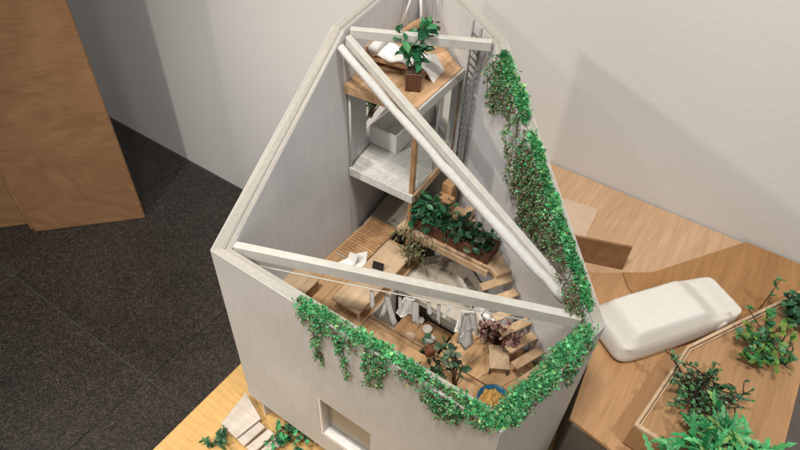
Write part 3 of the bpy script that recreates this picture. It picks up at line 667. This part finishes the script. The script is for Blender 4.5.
box('seat', -.312, -.282, .70, .732, -1.183, -1.178, 'deck', lc); box('backrest', -.312, -.282, .730, .734, -1.1778, -1.12, 'deck', lc, .0004)
for x in (-.311, -.287):
    for y in (.701, .727): box('leg', x, x + .004, y, y + .004, -1.2344, -1.1832, 'deck', lc, .0003)
box('void_wall', -.2755, -.2735, .60, .69, -1.234, -1.021, 'greyw', house); box('void_wall', -.4365, -.4345, .60, .69, -1.15, -1.031, 'greyw', house)

# laundry hung on the line under the beam: each piece its own thing
la0, la1 = Vector((Ai[0] + .03, Ai[1] + .006, ZL - .026)), Vector((Ci[0] - .03, Ci[1] - .014, ZL - .026)); ldir = (la1 - la0).normalized(); lside = Vector((-ldir.y, ldir.x, 0))
def laundry(kind, t, strips, lab):
    """strips = (start offset, top width, bottom width, length, sideways swing): cloth hanging in folds from the line"""
    bm = bmesh.new(); c = la0.lerp(la1, t)
    for q, (u0, w0, w1, ln, swing) in enumerate(strips):
        nu, nv = 6, 10; g = []; ph = RNG.uniform(0, 6); fr = RNG.uniform(1.2, 2.0)
        for i in range(nu + 1):
            row = []
            for j in range(nv + 1):
                f = j / nv; a = i / nu - .5; wd = w0 + (w1 - w0) * f ** .8
                p = c + ldir * (u0 + a * wd + swing * f ** 1.3) + Vector((0, 0, -ln * f * (1 + .10 * math.sin(a * 5 + ph)) - .0004)) + lside * (-.003 - .0022 * q - f * .004 + wd * .12 * math.sin(a * 6.3 * fr + ph + 2 * f) * (.3 + f))
                row.append(bm.verts.new(p))
            g.append(row)
        for i in range(nu):
            for j in range(nv): bm.faces.new((g[i][j], g[i + 1][j], g[i + 1][j + 1], g[i][j + 1]))
    bmesh.ops.solidify(bm, geom=list(bm.faces), thickness=.0006)
    o = mesh_obj(kind, bm, 'cloth', smooth=True); tag(o, lab, 'laundry', 'laundry on the line under the beam')
laundry('cloth_strip', .412, [(0, .006, .010, .042, .002)], 'single narrow white cloth at the left end of the laundry line')
laundry('trousers', .462, [(.002, .012, .009, .066, -.012), (0, .010, .010, .078, .018)], 'thin white trousers with crossed legs near the left of the line')
laundry('narrow_towel', .502, [(0, .006, .008, .046, .004)], 'narrow white towel between the trousers and the broad shirt')
laundry('shirt', .535, [(-.002, .018, .032, .046, -.006), (.010, .010, .015, .062, .004)], 'broad white shirt on the laundry line')
laundry('small_cloth', .592, [(0, .006, .010, .028, .006)], 'smallest white cloth right of the broad shirt')
laundry('long_towel', .625, [(0, .006, .007, .046, .003)], 'long thin towel in the right half of the laundry line')
laundry('sock', .662, [(0, .006, .009, .026, -.008)], 'little tilted sock left of the big crumpled sheet')
laundry('bed_sheet', .715, [(0, .020, .034, .060, .0), (-.006, .012, .020, .072, .010), (.008, .010, .024, .046, .006), (.0, .008, .030, .088, .006)], 'big crumpled white sheet at the right end of the laundry line')

# --- right-hand floor
stl = thing('stool', 'small square wooden stool in front of the dried pink flowers', 'stool', (-.175, .652, -1.0))
rbox('seat', -.172, .648, .52, .038, .052, -.9785, -.975, 'tablew', stl, .0005)
for u in (-1, 1):
    for v in (-1, 1):
        c, s = math.cos(.52), math.sin(.52); rbox('leg', -.172 + .0165 * u * c - .0235 * v * s, .648 + .0165 * u * s + .0235 * v * c, .52, .003, .003, -.9998, -.9787, 'steel', stl, 0)
be = thing('cushioned_bench', 'dark framed bench with cream cushions behind the dried flowers', 'bench', (-.225, .735, -1.0))
rbox('frame', -.222, .722, -.10, .082, .050, -.9998, -.975, 'steel', be); 
for k in range(4): rbox('cushion', -.252 + k * .0195, .724 - k * .002, -.10 + RNG.normal(0, .05), .018, .034, -.9748, -.962 + RNG.normal(0, .0015), 'cloth', be, .003)
tube('arm_rail', [(-.264, .703, -.975), (-.264, .703, -.945), (-.262, .750, -.945), (-.262, .750, -.975)], .0015, 'steel', be, 6)
df = thing('dried_flowers', 'bunch of dried dusty pink flowers behind the small stool', 'flowers', (-.19, .68, -1.0))
bm = bmesh.new(); P_, D_, S_ = [], [], []
for k in range(46):
    h = np.array([-.186 + RNG.uniform(-.038, .038), .668 + RNG.normal(0, .012), -.940 + RNG.normal(0, .010)]); s_ = np.array([-.19 + RNG.normal(0, .006), .685 + RNG.normal(0, .004), -.9995]); add_tube(bm, [s_, (s_ + h) / 2 + RNG.normal(0, .002, 3), h], .0007, 4)
    for j in range(9): P_.append(h + RNG.normal(0, .0015, 3)); D_.append(RNG.normal(size=3) + np.array([0, 0, .3])); S_.append(RNG.uniform(.006, .010))
mesh_obj('stem', bm, 'stem', df); foliage('petals', P_, D_, S_, palette(len(P_), [(.28, .13, .12), (.40, .23, .20), (.16, .06, .06), (.52, .36, .32)], .25), 'oval', 'leaf', df)
bush('sapling', 'tall sapling with broad dark leaves and bare twisted stems near the front wall', (-.215, .560, -1.0), 6, 'oval', .019, [(.05, .12, .06), (.09, .17, .09), (.03, .075, .04), (.17, .23, .15)], .055, .12, (-.04, .03), 5, rad=.0018)
bush('shrub', 'low dark shrub leaning on the inside of the front wall', (-.255, .545, -1.0), 9, 'oval', .013, [(.025, .065, .03), (.05, .10, .045), (.015, .04, .02)], .035, .07, (0, 0), 8)
cp = thing('clay_pot', 'tiny round clay pot on the walkway edge by the sapling', 'pot', (-.290, .607, -1.0))
lathe('pot_body', -.290, .590, [(.006, -.9998), (.0105, -.991), (.0095, -.981), (.0075, -.981), (.006, -.986)], 'clay', cp)
bw = thing('blue_bowl', 'blue glazed bowl filled with ochre crumbs in the front corner', 'bowl', (-.139, .566, -1.0))
lathe('bowl_body', -.139, .566, [(.016, -.9998), (.027, -.992), (.031, -.980), (.0285, -.980), (.025, -.988), (.016, -.992)], 'blue', bw, 36)
bm = bmesh.new(); bmesh.ops.create_icosphere(bm, subdivisions=4, radius=1)
for v in bm.verts: v.co = Vector((v.co.x * .024, v.co.y * .024, v.co.z * .011)) * (1 + RNG.normal(0, .11)); v.co += Vector((-.139, .563, -.987))
mesh_obj('crumbs', bm, 'ochre', bw)

# ================================================================== creepers
def up3(p, z): return (p[0], p[1], z)
def lerp2(a, b, t): return (a[0] + (b[0] - a[0]) * t, a[1] + (b[1] - a[1]) * t)
mw = offset(OUT, .010)
garland('front_creeper', 'bright green creeper along the top of the front wall with trailing strands', up3(lerp2(mw[0], mw[1], .335), ZL + .002), up3(mw[1], ZL + .002), (0, -1, 0), 4400, .0098,
        [(.05, .045, 200, .004, .012), (.115, .135, 640, .0, .010), (.15, .050, 200, .0, .014), (.235, .135, 540, .016, .006), (.20, .035, 110, .0, .016), (.31, .030, 90, 0, .012), (.425, .108, 800, .004, .030), (.47, .045, 240, 0, .02), (.60, .018, 90, 0, .03), (.775, .066, 1000, -.006, .060), (.80, .062, 160, 0, .02), (.92, .025, 120, 0, .03)], (0, -1, 0))
bo = Vector((C[0] - B[0], C[1] - B[1])).normalized(); bon = (bo.y, -bo.x, 0)
garland('corner_creeper', 'bright green creeper covering the short right front wall top', up3(mw[1], ZL + .002), up3(lerp2(mw[1], mw[2], .90), ZL + .002), (-bon[0], -bon[1], 0), 7200, .0185,
        [(.45, .022, 160, 0, .03), (.74, .072, 460, 0, .026), (.70, .045, 200, 0, .03), (.2, .014, 100, 0, .06), (.90, .02, 80, 0, .02)], bon, 1.0, .002, .12)
eo = Vector((E_[0] - C[0], E_[1] - C[1])).normalized(); ein = (-eo.y, eo.x, 0); ein = ein if ein[1] < 0 else (eo.y, -eo.x, 0)
def ce(t): return (*lerp2(mw[2], mw[3], t), ZL + (ZH - ZL) * t + .002)
garland('slope_creeper', 'green creeper on the lower slope of the right wall with wide olive trailing curtain', ce(.06), ce(.665), ein, 6000, .0085,
        [(.03, .030, 260, 0, .03), (.10, .034, 240, 0, .02), (.22, .02, 80, 0, .04), (.36, .040, 330, 0, .05), (.52, .085, 800, 0, .06), (.68, .130, 1400, 0, .07), (.82, .140, 1600, 0, .07), (.93, .115, 900, 0, .05)], ein, .66, .024, .85, .0165)
garland('summit_creeper', 'green creeper clump at the upper end of the right wall with two thin trailing strands', ce(.71), ce(.945), ein, 2600, .0105,
        [(.10, .095, 360, 0, .008), (.35, .040, 200, 0, .03), (.60, .060, 460, 0, .04), (.85, .095, 620, 0, .030), (.98, .085, 330, 0, .016)], ein, .75, .020, .55, .0165)

# ================================================================== in front of the house on the low ground
pk = thing('plank_step', 'wide bleached plank landing beside the left front corner of the house', 'plank', (-.648, .385, ZB), 'plank steps on the low ground')
prism('plank', [(-.674, .341), (-.620, .337), (-.608, .404), (-.684, .433)], -1.3285, -1.320, 'plank', pk); box('bearer', -.665, -.620, .36, .366, ZB + .0003, -1.3287, 'greyw', pk, 0); box('bearer', -.665, -.620, .39, .396, ZB + .0003, -1.3287, 'greyw', pk, 0)
for k, lab in enumerate(('first narrow bleached plank next to the wide landing', 'second narrow bleached plank from the wide landing', 'third narrow bleached plank from the wide landing')):
    x = -.6165 + k * .0285; t_ = thing('plank_step', lab, 'plank', (x + .012, .366, ZB), 'plank steps on the low ground')
    prism('plank', [(x, .336 - .002 * k), (x + .0235, .334 - .002 * k), (x + .031, .394), (x + .011, .396)], -1.3285, -1.320, 'plank', t_)
    box('bearer', x + .006, x + .022, .36, .366, ZB + .0003, -1.3287, 'greyw', t_, 0)
bush('ground_plant', 'leafy green plant under the raised front edge of the house', (-.535, .405, ZB), 11, 'oval', .016, BRIGHT[:3] + DEEP, .055, .05, (.03, 0), 8)
bush('ground_plant', 'small green plant at the outer end of the plank steps', (-.655, .318, ZB), 7, 'oval', .014, DEEP, .03, .03, (0, -.01), 7)
bush('ground_plant', 'dark feathery plant in front of the street block', (.015, .615, ZB), 12, 'long', .018, DEEP + [(.05, .10, .08)], .04, .20, (.005, .01), 9)

# ================================================================== carved car
car = thing('toy_car', 'smooth carved white block car without windows parked beside the house', 'car', (.075, .985, ZS + .009))
cdir = Vector((.575, .818, 0)).normalized(); cs = Vector((-cdir.y, cdir.x, 0)); cc = Vector((.066, 1.004, ZS + .0088)); CL, CW = .325, .064
bm = bmesh.new(); nU, nV = 84, 44
def smooth(a, b, x): t = max(0, min(1, (x - a) / (b - a))); return t * t * (3 - 2 * t)
def lin(a, b, x): return max(0, min(1, (x - a) / (b - a)))
def car_top(s, v):
    av = abs(v); belt = .047 - .010 * smooth(.70, 1, s); roof = .080 - .003 * lin(.2, .6, s)
    wsh = lin(.61, .77, s); prof = smooth(.0, .13, s) * (1 - (.6 * wsh + .4 * smooth(0, 1, wsh)))
    z = belt + (roof - belt) * prof * (1 - smooth(.66, 1.0, av) * .9) - .0025 * av ** 3 - .0026 * smooth(.74, .80, s) * (1 - smooth(.80, .86, s)) * (1 - smooth(.6, .8, av))
    return z + .0005 * math.sin(s * 31 + v * 5) * math.cos(v * 9 + s * 13)
rows = []
for i in range(nU + 1):
    s = i / nU; row = []
    for j in range(nV + 1):
        v = -1 + 2 * j / nV; x = 2 * s - 1
        # rounded-rectangle plan
        e = 7.0; k = 1 / max(1, (abs(x) ** e + abs(v) ** e) ** (1 / e)) if abs(x) + abs(v) > 0 else 1
        rim_ = max(abs(x), abs(v)); z = car_top(s, v)
        edge = lin(.90, 1, max(abs(v), 1 - (1 - abs(x)) * 2.6)); z -= .012 * edge ** 3
        row.append((cc + cdir * (x * k * CL / 2) + cs * (v * k * CW * (1 - .07 * smooth(.55, 1, s))), z))
    rows.append(row)
top = [[bm.verts.new(p + Vector((0, 0, z))) for p, z in r] for r in rows]
for i in range(nU):
    for j in range(nV): bm.faces.new((top[i][j], top[i + 1][j], top[i + 1][j + 1], top[i][j + 1]))
loop = [(i, 0) for i in range(nU)] + [(nU, j) for j in range(nV)] + [(i, nV) for i in range(nU, 0, -1)] + [(0, j) for j in range(nV, 0, -1)]
prev = [top[i][j] for i, j in loop]
for fz, sx in ((.84, 1.008), (.50, 1.016), (.22, 1.022), (.10, 1.0), (.02, .97)):
    cur = []
    for (i, j), pv in zip(loop, prev):
        p, z = rows[i][j]; dlt = p - cc; cur.append(bm.verts.new(cc + Vector((dlt.x * sx, dlt.y * sx, max(.0005, z * fz)))))
    n_ = len(loop)
    for q in range(n_): bm.faces.new((prev[q], prev[(q + 1) % n_], cur[(q + 1) % n_], cur[q]))
    prev = cur
bm.faces.new(prev[::-1])
body = mesh_obj('body', bm, 'car', car, smooth=True)
for s in (-.30, .30):
    for sd in (-1, 1):
        c0 = cc + cdir * (s * CL) + cs * (sd * .057) + Vector((0, 0, .0165)); tube('wheel', [c0 - cs * sd * .006, c0 + cs * sd * .0035, c0 + cs * sd * .0072], [.0165, .0165, .0135], 'car', car, 20)

# ================================================================== plants on the tray and at the right edge
ZT = -1.0078
bush('tray_shrub', 'spreading shrub with dark twiggy stems and small grey-green leaves on the tray', (.165, .800, ZT), 30, 'oval', .0105, [(.05, .14, .06), (.10, .22, .10), (.03, .085, .035), (.17, .28, .15), (.06, .22, .07)], .090, .055, (-.01, .01), 13, stemmat='stemd', rad=.0022, group='shrubs on the tray')
bush('tray_shrub', 'low shrub with round lime green leaves at the back of the tray', (.265, .985, ZT), 18, 'oval', .0165, [(.06, .24, .06), (.13, .30, .06), (.04, .16, .06), (.18, .30, .05), (.10, .26, .14)], .085, .055, (-.02, .0), 9, stemmat='stemd', rad=.002, group='shrubs on the tray')
bush('tray_shrub', 'small dense shrub at the right edge of the picture near the tray corner', (.283, 1.105, ZT), 16, 'oval', .017, [(.05, .17, .08), (.09, .22, .10), (.03, .10, .05)], .055, .075, (.012, .01), 9, stemmat='stemd', rad=.002, group='shrubs on the tray')
bush('tray_sprig', 'single thin upright sprig standing behind the round leaved shrub', (.238, 1.168, ZS + .009), 1, 'oval', .013, [(.07, .20, .07), (.12, .25, .10)], .006, .110, (0, 0), 9, rad=.0012)
bush('large_fern', 'large bright green fern with long curling leaves in the bottom right corner', (.250, .672, ZT), 46, 'frond', .046, [(.05, .34, .12), (.09, .43, .16), (.03, .23, .08), (.17, .52, .22), (.30, .50, .17)], .125, .055, (0, -.01), 11, rad=.0016, flat=.8)

# ================================================================== lift everything so that the gallery floor is z = 0
for o in COL.objects:
    if o.parent is None and o.type in {'MESH', 'EMPTY'}: o.location.z -= FLOOR
